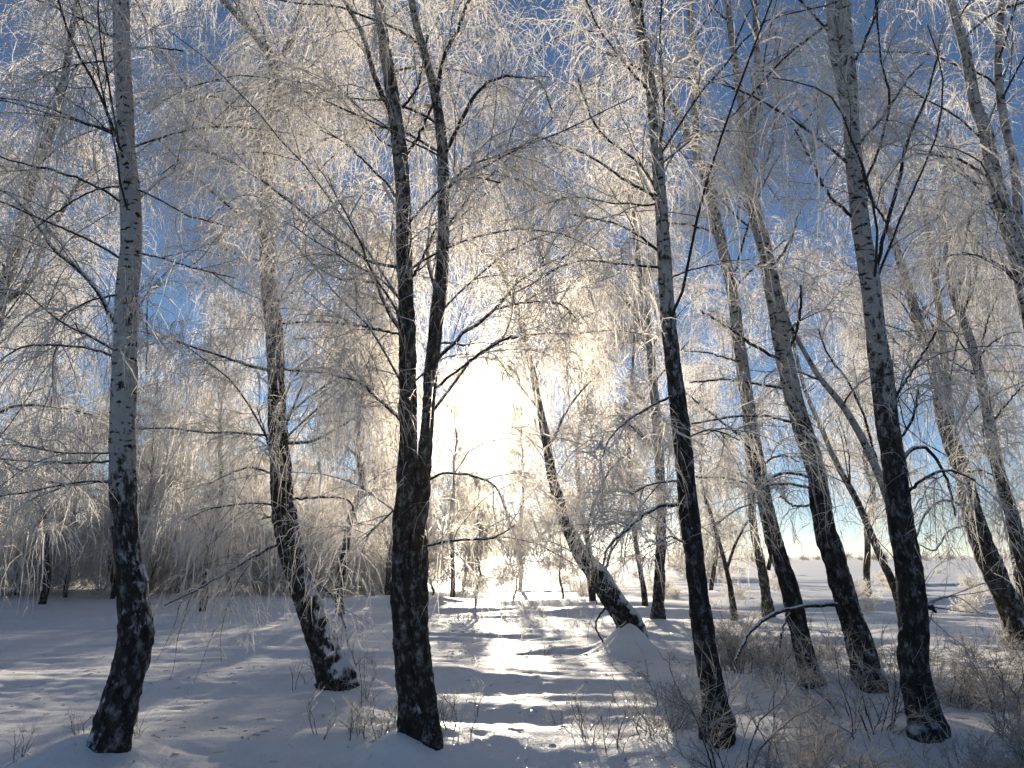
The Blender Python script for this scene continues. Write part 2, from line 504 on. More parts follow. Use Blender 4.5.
def extend(P, R, top, rng, r_end=0.012, sway=0.10):
    """carry a stem on above the frame to its full height"""
    P, R = list(map(np.array, P)), list(R)
    d = norm(P[-1] - P[-2])
    n0, r0, z0 = len(P), R[-1], P[-1][2]
    while P[-1][2] < top:
        P.append(P[-1] + d * 0.6)
        R.append(max(r_end, r0 + (r_end - r0) * (P[-1][2] - z0) / max(0.1, top - z0)))
        d = norm(d + np.array((rng.normal() * sway, rng.normal() * sway, 0.12)))
        if len(P) - n0 > 40:
            break
    return np.array(P), np.array(R)


def px_path(pts, d, lean, py0):
    a = np.array(pts, float)
    Y = d + lean * (py0 - a[:, 1]) / F * d
    P = at(a[:, 0], a[:, 1], Y)
    depth = (P - CAM) @ fwd
    return P, a[:, 2] * 0.46 / F * depth, Y


TREE_BASES = []


def birch(label, stems, limbs, seed, d=None, lean=0.0, bark=None, rough=(1.0, 0.35), z0=2.2, top=10.5, n_prim=26, prim_len=2.3,
          dens=1.0, mound=0.10, group=None, limb_top=None, w=0.0036, ndl=7, droop=3.8, twig_len=0.75, name='birch_tree', prim_el=0.9, sec_len=0.95, dpy=12, zmin=1.25):
    rng = np.random.default_rng(seed)
    bx, by, _ = stems[0][0]
    if d is None:
        d = ground_hit(bx, by + dpy, lambda x, y: ground_base(x, y) + mound * 0.7)[1]
    P0, R0, _ = px_path(stems[0], d, lean, by)
    base = P0[0].copy()
    base[2] = ground_base(base[0], base[1])
    root = empty(name, base)
    tag(root, label, 'tree', group)
    bark = bark or M_BARK_GREY
    if mound:
        MOUNDS.append((base[0], base[1] - 0.05, mound, (0.34 if mound < 0.4 else 0.20) + R0[0], 0.42 + R0[0]))
        if mound < 0.4:
            MOUNDS.append((base[0], base[1] + 0.35, mound * 0.5, 0.8, 0.6))
    allP, allR = [], []
    for k, st in enumerate(stems):
        P, R, Y = px_path(st, d, lean, by)
        if k == 0 or st[0][1] > by - 30:      # sink the foot in the snow
            dn = norm(P[0] - P[1]) * 0.4; dn[2] = -1.0
            fl = 1.0 if k else 1.12
            P = np.vstack([P[0] + norm(dn) * 0.45, P[0], P[0] + (P[1] - P[0]) * 0.3, P[1:]]); R = np.r_[R[0] * 1.35, R[0] * 1.08 * fl, R[0] * 1.0, R[1:]]
        offtop = st[-1][1] < 12
        if offtop:
            P, R = extend(P, R, top * rng.uniform(0.9, 1.05), rng)
        hi, lo = rough
        z_r = base[2]

        def rf(t, l, P=P):
            z = np.interp(l[:, 0], np.linspace(0, l[-1, 0], len(P)), P[:, 2])[:, None] - z_r
            return np.clip(hi * np.clip(1.25 - z / (limb_top or 2.6), 0, 1) + lo, 0, 1) * 0.55
        _, (Pk, Rk) = stem_mesh('trunk' if k == 0 else 'stem', P, R, bark, root, base, rf, sides=28 if R[0] > 0.05 else 12, seed=seed * 3.7 + k, flare=(k == 0 and R0[0] > 0.07))
        allP.append(Pk); allR.append(Rk)
    LP, LR = [], []
    for lb in limbs:
        P, R, Y = px_path(lb, d, lean, by)
        R = R * 0.68
        L = np.linalg.norm(np.diff(P, axis=0), axis=1).sum()
        s = np.r_[0, np.cumsum(np.linalg.norm(np.diff(P, axis=0), axis=1))] / L
        a = np.array(lb, float)
        k = rng.uniform(-0.55, 0.55)
        P = at(a[:, 0], a[:, 1], Y + k * s)
        Q, RQ, _ = resample(P, np.maximum(R, 0.0035), 22)
        Q[1:] += rng.normal(size=(21, 3)) * np.minimum(0.005, RQ[1:, None] * 0.35)
        g = Geo(); g.tubes(Q[None], RQ[None], 7, 0, rng)
        g.build('limb', [M_LIMB], root, base)
        LP.append(Q[::2]); LR.append(RQ[::2])
    g = Geo()
    # thinner primaries all round the stems
    if n_prim:
        for Pk, Rk in zip(allP, allR):
            sel = Pk[:, 2] > base[2] + z0
            if sel.sum() < 4:
                continue
            q, r, L = resample(Pk[sel], Rk[sel], 30)
            n = max(3, int(n_prim * L / 7.0))
            pr, rr = sprout(rng, q[None], r[None], np.array([n]), 0.0, 1.0, prim_len, prim_el, 0.42, 11, 0.014, taper=0.55, up=0.3, wig=0.10, rmin=0.005)
            g.tubes(pr, rr, 5, 0, rng)
            LP += list(pr); LR += list(rr)
    if LP:
        PP, RR = np.array(LP), np.array(LR)
        frost_crown(rng, g, PP, RR, dens=dens, w=w, ndl=ndl, droop=droop, twig_len=twig_len, sec_len=sec_len, zmin=base[2] + zmin)
        g.build('crown', [M_TWIG, M_FROST], root, base)
    return root


exec_quick = False
T1 = birch('smooth white-barked birch with a black foot curving left into the snow, leftmost near trunk',
  [[(105,752,42),(121,695,40),(135,640,36),(133,600,33),(127,550,28),(124,500,27),(122,440,26),(124,380,26),(127,300,24),(131,250,22),(130,200,23),(126,150,18),(124,100,17),(122,50,17),(121,-5,16)]],
  [[(121,39,5),(105,33,4),(86,21,4),(47,4,3),(20,-8,2)],
   [(122,62,3),(94,62,3),(62,68,2),(35,82,2)],
   [(124,50,4),(152,47,3),(183,51,3)],
   [(126,139,4),(90,125,4),(47,113,3),(6,101,3),(-30,95,2)],
   [(128,207,5),(98,187,4),(58,172,4),(16,162,3),(-20,150,3)],
   [(129,186,3),(95,190,3),(60,210,3),(30,232,2)],
   [(126,342,10),(115,322,8),(98,291,7),(74,266,7),(55,250,6),(39,227,6),(20,203,5),(0,190,5),(-25,178,4)],
   [(120,357,5),(86,348,4),(51,345,4),(20,348,3),(-5,365,3)],
   [(124,293,4),(90,301,3),(66,314,3),(51,332,2)],
   [(121,461,4),(70,463,4),(31,461,3),(-8,458,3)],
   [(122,482,4),(78,482,4),(39,490,3),(-8,497,3)],
   [(122,453,3),(59,452,3),(20,445,2)],
   [(131,186,4),(160,200,3),(188,215,3),(234,228,2)],
   [(131,252,4),(160,258,3),(188,266,3),(234,278,2)]],
  11, bark=M_BARK_WHITE, rough=(1.0, 0.17), limb_top=1.35, n_prim=18, z0=2.6, dens=0.72)
MOUNDS.append((T1.location.x - 0.30, T1.location.y + 0.05, 0.15, 0.42, 0.50))

T2 = birch('dark rough birch leaning left from a snowbank, second near trunk from the left',
  [[(337,678,34),(318,630,30),(298,575,26),(285,520,26),(280,460,22),(277,400,20),(275,340,18),(268,280,16),(267,220,16),(270,160,13),(272,110,12),(273,62,11),(254,35,7),(230,8,6),(215,-8,5)],
   [(273,66,8),(289,43,6),(305,-4,5)]],
  [[(277,372,6),(254,367,5),(219,355,4),(176,342,3),(141,331,2)],
   [(280,437,4),(234,432,4),(207,433,3),(172,428,3),(137,429,2)],
   [(280,478,4),(250,467,4),(227,475,3),(205,486,2)],
   [(281,506,4),(254,503,3),(207,510,3),(185,520,2)],
   [(284,541,6),(251,558,5),(223,575,4),(192,592,3),(164,605,3)],
   [(284,516,4),(269,517,3),(258,520,2)],
   [(251,560,4),(244,572,3),(229,590,2),(231,612,2)],
   [(281,443,6),(312,441,5),(344,424,4),(360,415,3)],
   [(284,500,5),(324,497,4),(348,500,3),(357,522,2)],
   [(278,369,5),(324,373,4),(348,379,3),(375,395,2)],
   [(274,324,4),(324,322,4),(350,324,3),(376,330,2)],
   [(266,185,6),(254,164,5),(223,137,4),(199,102,4),(164,55,3),(140,8,3),(130,-10,3)],
   [(268,236,5),(256,227,4),(230,207,4),(191,172,3),(156,137,3)],
   [(300,584,5),(318,584,4),(335,601,3),(346,628,2)],
   [(275,100,4),(300,88,3),(330,90,2)]],
  12, bark=M_BARK_GREY, rough=(1.0, 0.30), limb_top=3.0, n_prim=26, z0=2.0, dens=1.0, droop=4.5, twig_len=0.78, zmin=0.55)

T3 = birch('black double-stemmed birch, two trunks fused at the foot, left of the sun',
  [[(412,716,27),(406,650,25),(403,600,25),(404,540,23),(407,480,21),(408,420,19),(407,340,18),(404,250,17),(401,160,16),(393,100,15),(385,50,13),(378,-5,13)],
   [(431,742,25),(425,690,25),(419,640,23),(418,560,21),(422,490,18),(427,430,14),(431,370,14),(438,310,15),(443,250,13),(443,170,12),(438,110,11),(428,66,9),(416,23,8),(410,-6,7)]],
  [[(395,120,9),(375,78,8),(363,35,7),(348,8,6),(338,-8,5)],
   [(403,108,5),(418,86,4),(424,60,3),(428,30,3)],
   [(405,158,6),(426,121,5),(437,90,4)],
   [(404,209,5),(387,184,4),(367,164,4),(346,143,3),(320,130,2)],
   [(407,338,8),(387,309,7),(377,285,6),(363,279,5),(340,279,4),(310,262,3)],
   [(407,336,4),(363,326,4),(335,323,3)],
   [(408,428,5),(375,396,4),(356,381,4),(336,376,3)],
   [(434,363,7),(461,336,6),(496,309,5),(520,281,4),(559,258,3),(590,250,2)],
   [(497,309,4),(524,303,3),(560,304,3),(576,318,2)],
   [(430,392,5),(457,371,4),(485,350,4),(512,336,3)],
   [(421,484,5),(445,473,4),(477,477,4),(496,488,3),(506,510,2)],
   [(419,548,5),(457,540,4),(492,538,3),(515,525,2)],
   [(403,503,4),(383,520,3),(363,539,2)],
   [(443,158,7),(465,113,6),(485,84,5),(512,76,4),(539,82,3),(553,113,3)],
   [(436,95,7),(445,55,6),(457,31,5),(471,-6,5)],
   [(408,285,5),(424,255,4),(436,228,4)],
   [(404,268,6),(370,262,5),(348,246,5),(324,230,4),(281,195,4),(242,168,3),(195,146,3)],
   [(442,190,4),(470,178,3),(500,182,3)],
   [(400,150,4),(380,140,3),(350,100,3),(330,85,2)]],
  13, bark=M_BARK_GREY, rough=(1.0, 0.42), limb_top=3.2, n_prim=18, z0=2.4, dens=0.95, droop=4.5, twig_len=0.75, dpy=38, zmin=0.85)
MOUNDS.append((T3.location.x - 0.12, T3.location.y - 0.15, 0.16, 0.22, 0.30))

T4 = birch('frosted leaning birch curving up to the left out of a snow mound, beside the sun',
  [[(628,622,26),(612,598,25),(600,578,23),(581,555,17),(565,520,13),(553,480,11),(546,440,10),(538,400,8),(530,360,7),(520,320,6),(508,285,5),(494,260,4),(480,250,3)]],
  [[(548,450,5),(566,412,4),(584,388,3),(600,372,2)],
   [(540,410,4),(515,380,3),(500,366,2)],
   [(585,560,5),(592,510,4),(610,470,3),(632,450,2)],
   [(602,585,5),(612,550,4),(636,520,3)],
   [(610,600,4),(596,625,3),(608,650,2)],
   [(533,372,4),(560,330,3),(600,310,2)],
   [(522,325,4),(545,290,3),(580,280,2)]],
  14, d=13.0, bark=M_BARK_GREY, rough=(0.4, 0.35), n_prim=20, z0=0.9, dens=0.75, mound=0.55, zmin=0.3, prim_len=1.3, w=0.0042, ndl=7, droop=2.6, twig_len=0.7)

T5 = birch('tall straight dark birch in thorny brush, first near trunk right of the sun',
  [[(718,718,29),(706,650,24),(698,590,22),(690,520,21),(683,450,20),(676,390,18),(668,320,16),(664,250,15),(660,190,14),(655,130,13),(650,80,12),(640,30,11),(632,-6,10)]],
  [[(660,199,6),(629,182,5),(590,156,4),(555,143,3),(531,133,3)],
   [(659,194,5),(640,165,5),(621,150,4),(598,129,4),(585,100,3),(578,78,3)],
   [(665,256,5),(637,234,4),(613,223,3),(574,215,3)],
   [(661,205,4),(613,203,3),(574,197,3),(533,207,2)],
   [(666,268,5),(621,264,4),(574,262,3),(530,285,3),(500,300,2)],
   [(677,394,5),(637,414,4),(613,434,3),(602,457,2)],
   [(687,480,4),(652,484,3),(629,496,2)],
   [(688,506,6),(660,506,6),(629,527,5),(609,547,4),(603,565,3)],
   [(693,549,4),(672,537,3),(660,540,2)],
   [(657,160,5),(664,110,4),(660,40,3),(662,-5,3)],
   [(666,280,4),(690,270,3),(730,262,2)],
   [(652,95,5),(622,60,4),(600,30,3),(584,-5,3)],
   [(682,440,3),(710,430,3),(740,440,2)]],
  15, bark=M_BARK_WHITE, rough=(0.9, 0.30), n_prim=14, z0=3.4, dens=0.75, dpy=30)

T6 = birch('slim dark birch tilting left, between two thicker leaning birches on the right',
  [[(812,682,22),(803,645,20),(790,590,19),(775,545,17),(763,490,15),(750,420,14),(740,350,13),(730,280,12),(718,230,11),(707,180,10),(694,148,9),(678,117,8),(660,85,6),(640,52,5)],
   [(699,160,7),(694,110,7),(692,60,7),(690,-5,6)]],
  [[(741,363,4),(709,353,3),(684,351,2)],
   [(755,448,5),(717,418,4),(686,393,3)],
   [(732,290,4),(760,262,3),(785,240,2)],
   [(720,235,4),(690,225,3),(660,222,2)],
   [(757,468,4),(780,455,3),(800,462,2)],
   [(765,500,3),(740,508,3),(716,524,2)]],
  16, bark=M_BARK_WHITE, rough=(0.9, 0.24), limb_top=2.1, n_prim=9, z0=3.6, dens=0.45)

T7 = birch('thick dark birch leaning left with a forked top and a low arching branch',
  [[(870,684,31),(855,630,26),(840,580,24),(826,530,22),(815,470,21),(800,420,20),(785,360,19),(775,300,18),(765,250,16),(752,200,14),(744,160,12),(742,110,8),(733,50,7),(727,-6,6)],
   [(746,170,8),(755,100,8),(757,60,7),(754,-5,6)]],
  [[(785,363,6),(752,344,5),(729,328,4),(700,310,3)],
   [(789,389,5),(752,383,4),(725,379,4),(690,383,3)],
   [(800,424,5),(764,416,4),(725,418,4),(690,424,3)],
   [(813,478,5),(783,473,5),(760,484,4),(725,478,3),(695,477,3)],
   [(816,488,5),(772,484,4),(745,500,3)],
   [(819,504,4),(795,506,4),(780,496,3)],
   [(786,359,5),(799,320,5),(801,285,3)],
   [(846,604,8),(807,606,7),(779,612,7),(758,624,6),(744,641,5),(735,662,4)],
   [(792,609,4),(782,630,3),(780,648,3)],
   [(770,272,4),(790,240,4),(800,210,3)],
   [(760,235,4),(735,215,3),(715,190,3)],
   [(752,200,4),(770,150,4),(778,90,3),(775,30,3)]],
  17, bark=M_BARK_WHITE, rough=(0.9, 0.26), limb_top=2.1, n_prim=9, z0=3.6, dens=0.48)

T8 = birch('stout mottled birch with white and black bark and a burl low on its trunk',
  [[(926,728,34),(915,680,32),(914,620,31),(911,580,28),(900,520,27),(893,460,24),(885,400,23),(877,340,21),(870,280,20),(862,230,19),(855,170,18),(851,120,17),(847,60,17),(842,-6,15)],
   [(846,112,10),(842,90,10),(834,51,9),(829,-5,8)]],
  [[(856,221,6),(830,195,5),(811,160,4),(795,130,3)],
   [(860,143,5),(885,113,5),(908,78,4),(924,62,3)],
   [(860,190,5),(877,156,4),(889,98,4),(881,59,3),(875,-4,3)],
   [(876,275,7),(887,223,6),(899,184,6),(908,141,5),(925,100,4),(940,50,3)],
   [(887,223,4),(869,195,3),(862,170,3)],
   [(889,406,6),(912,371,4),(936,332,3)],
   [(896,469,7),(908,453,7),(924,447,6),(940,465,5),(950,490,4),(955,515,3)],
   [(850,4,6),(819,31,5),(783,59,4),(752,94,4),(730,118,3)],
   [(856,60,5),(873,22,4),(880,-5,4)],
   [(900,500,6),(925,478,5),(950,470,4),(975,480,3)],
   [(893,450,5),(912,420,4),(918,390,3)],
   [(915,610,10),(930,606,12),(936,612,4)]],
  18, bark=M_BARK_WHITE, rough=(0.6, 0.24), limb_top=2.1, n_prim=9, z0=3.2, dens=0.48)

T18 = birch('slender grey birch leaning far left from behind the stout mottled trunk',
  [[(914,690,9),(906,600,9),(893,515,9),(866,446,8),(844,408,7),(820,378,6),(805,353,5),(790,325,4),(782,300,3)]],
  [[(884,490,4),(868,430,4),(850,385,4),(827,353,3),(818,329,3)]],
  28, d=9.3, bark=M_BARK_WHITE, rough=(0.3, 0.22), n_prim=5, z0=3.0, dens=0.5, mound=0.05, prim_len=0.8)
T9 = birch('pale twin-topped birch leaning left at the right edge, standing behind the brush',
  [[(1018,628,26),(1005,598,24),(988,559,23),(974,522,21),(962,470,18),(945,425,15),(933,364,12),(922,335,10),(908,287,9),(898,255,8),(885,215,6),(875,170,5),(870,120,4)],
   [(966,490,10),(953,440,10),(948,400,9),(944,350,8),(938,300,7),(930,240,6),(920,190,4)]],
  [[(950,440,5),(966,400,4),(972,370,3)],
   [(925,340,4),(950,318,3),(985,300,2)],
   [(970,510,5),(945,500,4),(925,515,4),(915,540,3)],
   [(976,525,4),(950,530,3),(935,550,3),(920,545,2)],
   [(935,365,4),(905,350,3),(885,330,2)]],
  19, d=12.5, bark=M_BARK_WHITE, rough=(0.6, 0.27), n_prim=16, z0=2.6, dens=0.8, w=0.004, ndl=7, top=11)

T10 = birch('thin pale birch leaning left, half out of frame at the right edge',
  [[(1042,640,18),(1026,575,15),(1013,520,14),(999,473,12),(988,415,11),(977,364,10),(966,327,9),(955,300,8),(948,270,6),(944,230,5),(944,180,4),(948,130,3)]],
  [[(990,425,4),(1010,400,3),(1024,385,3)],[(978,368,4),(985,330,3),(1000,290,2)],[(1002,480,3),(980,470,3),(962,476,2)],[(962,315,4),(975,280,4),(978,240,3)]],
  20, d=11.5, bark=M_BARK_WHITE, rough=(0.4, 0.25), n_prim=16, z0=2.6, dens=0.75, w=0.004, ndl=7)

T11 = birch('white mottled birch crossing the upper right corner, rooted beyond the right edge',
  [[(1112,735,30),(1082,600,26),(1060,480,23),(1043,380,20),(1022,282,18),(1010,234,16),(994,176,15),(986,133,14),(975,105,13),(967,59,11),(955,16,9),(948,-8,8)],
   [(1020,280,10),(1018,220,10),(1014,164,9),(1005,128,9),(998,70,8),(1002,-5,7)]],
  [[(1024,285,4),(1000,265,4),(975,255,3),(950,255,2)],
   [(992,180,5),(960,160,4),(915,153,3)],
   [(985,130,4),(1000,90,4),(1014,40,3)],
   [(962,40,5),(990,15,5),(1024,2,5),(1050,-5,4)],
   [(1000,200,4),(975,210,4),(965,235,3)]],
  21, d=8.0, bark=M_BARK_WHITE, rough=(0.5, 0.27), n_prim=14, z0=3.4, dens=0.7)

T12 = birch('blurred birch in the upper left corner, rooted beyond the left edge',
  [[(-62,690,26),(-40,560,22),(-20,420,17),(-5,320,14),(16,250,12),(35,172,11),(50,133,10),(64,80,8),(72,30,7),(78,-6,6)],
   [(0,305,8),(25,285,7),(40,255,6),(60,215,5),(80,180,4)]],
  [[(10,262,4),(40,240,3),(70,232,2)],[(38,165,4),(70,140,3),(100,128,2)],[(30,190,4),(0,165,3)],[(48,135,4),(20,100,3),(8,70,2)],[(-20,420,6),(20,405,5),(60,408,4),(92,415,3)],[(-24,440,5),(20,470,4),(70,485,3),(108,480,2)]],
  22, d=10.5, bark=M_BARK_GREY, rough=(0.5, 0.3), n_prim=26, z0=2.0, dens=1.0, w=0.0036, droop=3.0, twig_len=0.65)

# slim trees farther out in the open, right of the sun
T13 = birch('small crooked dark birch far out on the snow with a broken stub at its foot',
  [[(767,602,10),(764,580,11),(759,555,10),(754,530,8),(750,480,7),(746,430,6),(742,380,5),(738,330,4),(735,290,3)],[(768,570,5),(771,556,4)]],
  [[(750,480,3),(735,470,2),(722,455,2)],[(746,425,3),(760,405,2),(770,390,2)]],
  23, d=21.0, bark=M_BARK_GREY, rough=(0.8, 0.35), n_prim=16, z0=2.2, dens=0.7, mound=0.1, prim_len=1.5, w=0.006, ndl=4)
T14 = birch('mid-distance grey birch with a black foot, just left of the tall dark trunk',
  [[(658,610,12),(660,570,11),(661,500,10),(658,440,10),(653,380,9),(648,330,7),(641,280,6),(634,230,5),(628,190,3)]],
  [[(658,450,4),(635,430,3),(615,410,2)],[(653,385,4),(672,360,3),(690,340,2)],[(648,335,4),(625,300,3),(600,285,2)]],
  24, d=19.0, bark=M_BARK_WHITE, rough=(0.9, 0.2), limb_top=1.8, n_prim=34, z0=2.0, dens=1.0, mound=0.1, prim_len=1.9, w=0.006, ndl=5, droop=3.0, twig_len=0.7)
T15 = birch('thin dark sapling standing behind the leaning birch',
  [[(644,592,5),(637,550,5),(631,500,4),(629,450,4),(630,400,3),(634,340,3),(632,290,2)]],
  [], 25, d=23.0, bark=M_BARK_GREY, rough=(0.8, 0.4), n_prim=20, z0=2.0, dens=0.8, mound=0.05, prim_len=1.4, w=0.007, ndl=4)
T16 = birch('spindly bare sapling leaning left between two dark trunks, far out on the snow',
  [[(733,606,6),(729,580,5),(720,545,4),(711,515,4),(703,490,3),(700,460,2)],[(726,572,3),(735,545,3),(748,520,2)]],
  [[(718,540,2),(700,525,2)]], 26, d=20.0, bark=M_BARK_GREY, rough=(0.8, 0.4), n_prim=6, z0=0.8, dens=0.4, mound=0.05, prim_len=0.8, w=0.006, ndl=3)
T17 = birch('thin frosted birch slanting left, seen behind the stout mottled trunk',
  [[(898,594,9),(880,555,8),(858,503,7),(836,462,6),(820,425,5),(805,390,4),(795,350,4),(786,310,3),(780,270,2)]],
  [[(850,488,3),(848,450,2),(838,415,2)],[(822,430,3),(808,420,2),(795,400,2)]],
  27, d=17.0, bark=M_BARK_WHITE, rough=(0.5, 0.3), n_prim=22, z0=1.8, dens=0.7, mound=0.1, prim_len=1.5, w=0.005, ndl=5)

# ------------------------------------------------------------------ frosted birches of the grove behind, built once per kind and copied
def proto_birch(seed, height, lean, n_prim, prim_len, dens, w, ndl, twig_len, droop, z0, mat, spread=0.85):
    rng = np.random.default_rng(seed)
    K = 12
    z = np.linspace(-0.3, height, K)
    wob = np.cumsum(rng.normal(size=(K, 2)) * 0.10, axis=0)
    P = np.stack([lean * np.clip(z / height, 0, 1) ** 1.3 * height + wob[:, 0], wob[:, 1], z], 1)
    R = np.linspace(0.012 * height, 0.012, K)
    root = empty('birch_tree', (0, 0, 0))
    stem_mesh('trunk', P, R, M_BARK_GREY, root, (0, 0, 0), lambda t, l: 0.55 * np.clip(1.3 - l / 3.0, 0.3, 1), sides=9, seed=seed, step=0.2)
    g = Geo()
    q, r, L = resample(P, R, 30)
    pr, rr = sprout(rng, q[None], r[None], np.array([n_prim]), z0 / height, 0.99, prim_len, spread, 0.40, 11, 0.02, taper=0.6, up=0.35, wig=0.10, rmin=0.008)
    g.tubes(pr, rr, 4, 0, rng)
    frost_crown(rng, g, pr, rr, dens=dens, w=w, ndl=ndl, droop=droop, twig_len=twig_len, sec_len=1.1, sec_n=8, twig_n=10, sub_n=2)
    g.build('crown', [M_TWIG, mat], root, (0, 0, 0))
    return root


def copy_tree(o):
    c = o.copy(); COL.objects.link(c)
    for ch in o.children:
        k = ch.copy(); COL.objects.link(k); k.parent = c
    return c


USED = set()


def place(proto, x, y, rz, s, label, group):
    o = proto if proto.name not in USED else copy_tree(proto)
    USED.add(o.name); USED.add(proto.name)
    o.location = (x, y, float(ground_base(x, y)) - 0.05)
    o.rotation_euler = (0, 0, rz)
    o.scale = (s, s, s)
    return tag(o, label, 'tree', group)


PA = [proto_birch(101, 10.5, 0.03, 44, 2.3, 0.75, 0.0075, 3, 1.35, 4.2, 1.8, M_FROST),
      proto_birch(102, 11.0, -0.05, 44, 2.4, 0.75, 0.0075, 3, 1.3, 4.2, 2.4, M_FROST),
      proto_birch(103, 9.0, 0.06, 38, 2.1, 0.75, 0.0075, 3, 1.2, 4.2, 1.4, M_FROST)]
PB = [proto_birch(111, 10.5, 0.02, 38, 2.6, 0.66, 0.014, 2, 1.5, 4.0, 0.9, M_FROST_FAR),
      proto_birch(112, 9.5, -0.04, 38, 2.4, 0.66, 0.014, 2, 1.5, 4.0, 0.8, M_FROST_FAR),
      proto_birch(113, 7.5, 0.03, 34, 2.2, 0.66, 0.014, 2, 1.4, 4.0, 0.5, M_FROST_FAR)]

# px of the foot, distance, kind, turn, scale, label
MID = [(215, 26, 0, 0.3, 0.95, 'weeping frosted birch behind the gap right of the white-barked trunk'),
       (60, 29, 1, 1.4, 1.0, 'weeping frosted birch seen through the branches left of the white-barked trunk'),
       (-60, 17, 2, 2.6, 1.0, 'frosted birch behind the limbs at the far left edge'),
       (345, 22, 1, 4.1, 0.9, 'frosted birch hanging its veil between the second trunk and the double trunk'),
       (462, 46, 2, 0.9, 0.75, 'small weeping birch directly under the sun at the end of the snow path'),
       (458, 33, 1, 2.2, 0.8, 'weeping birch whose thin crown veils the left side of the sun'),
       (522, 39, 0, 4.0, 0.85, 'weeping birch whose thin crown veils the right side of the sun'),
       (395, 32, 0, 5.2, 1.0, 'bright backlit birch behind the black double trunk'),
       (150, 31, 2, 3.3, 1.0, 'backlit birch behind the white-barked trunk'),
       (585, 27, 0, 2.0, 1.0, 'bright frosted birch behind the leaning birch'),
       (860, 33, 1, 3.0, 1.1, 'tall snow-white birch far behind the stout mottled trunk'),
       (1000, 26, 0, 1.0, 1.0, 'frosted birch behind the two leaning trunks at the right edge'),
       (1110, 19, 2, 2.2, 1.0, 'frosted birch crown filling the right edge from outside the frame'),
       (700, 38, 2, 0.2, 1.1, 'distant frosted birch behind the forked dark trunk')]
for px, Y, k, rz, s, lab in MID:
    x = (px - 512) / F * Y
    place(PA[k], x, Y, rz, s, lab, 'frosted birches of the grove behind')

for px, Yv, k, rz, s_, lab in ((474, 25, 2, 0.4, 0.48, 'low weeping birch veiling the path straight below the sun'),
                              (436, 34, 2, 2.4, 0.62, 'low weeping birch showing beside the right edge of the black double trunk'),
                              (512, 30, 1, 4.4, 0.36, 'low weeping birch below the sun, nearest the leaning birch'),
                              (560, 31, 0, 1.4, 0.40, 'low frosted birch behind the foot of the leaning birch')):
    place(PB[k], (px - 512) / F * Yv, Yv, rz, s_, lab, 'low birches below the sun')
rng = np.random.default_rng(5)
for row, (Y0, px0, px1, cnt) in enumerate(((34, -260, 280, 14), (41, -300, 345, 16), (53, -330, 400, 16))):
    for i in range(cnt):
        px = px0 + (px1 - px0) * (i + rng.uniform(-0.35, 0.35)) / (cnt - 1)
        Y = Y0 + rng.uniform(-3, 3)
        x = (px - 512) / F * Y
        place(PB[rng.integers(0, 3)], x, Y, rng.uniform(0, 6.28), rng.uniform(0.62, 0.88),
              'frost-laden birch in the dense grey wood edge beyond the snow on the left', 'birches of the wood edge on the left')

# ------------------------------------------------------------------ snow ground
def axis(brk):
    out = []
    for a, b, s in brk:
        out.append(np.arange(a, b, s))
    return np.r_[np.concatenate(out), brk[-1][1]]


gx = axis([(-900, -300, 100), (-300, -60, 12), (-60, -16, 0.7), (-16, -7, 0.11), (-7, 7, 0.05), (7, 16, 0.11), (16, 60, 0.7), (60, 300, 12), (300, 900, 100)])
gy = axis([(-60, 0, 3.0), (0, 2.4, 0.3), (2.4, 14, 0.05), (14, 26, 0.10), (26, 60, 0.3), (60, 160, 2.5), (160, 600, 14), (600, 1000, 50)])
X, Y = np.meshgrid(gx, gy)
Z = ground(X, Y)
g = Geo()
g.v.append(np.stack([X, Y, Z], -1).reshape(-1, 3))
b = np.arange(X.size).reshape(X.shape)
q = np.stack([b[:-1, :-1], b[:-1, 1:], b[1:, 1:], b[1:, :-1]], -1).reshape(-1, 4)
g.q.append(q); g.qm.append(np.zeros(len(q)))
gr = g.build('snow_ground', [M_SNOW])
tag(gr, 'drifted sunlit snow covering the whole ground', None, None, 'structure')

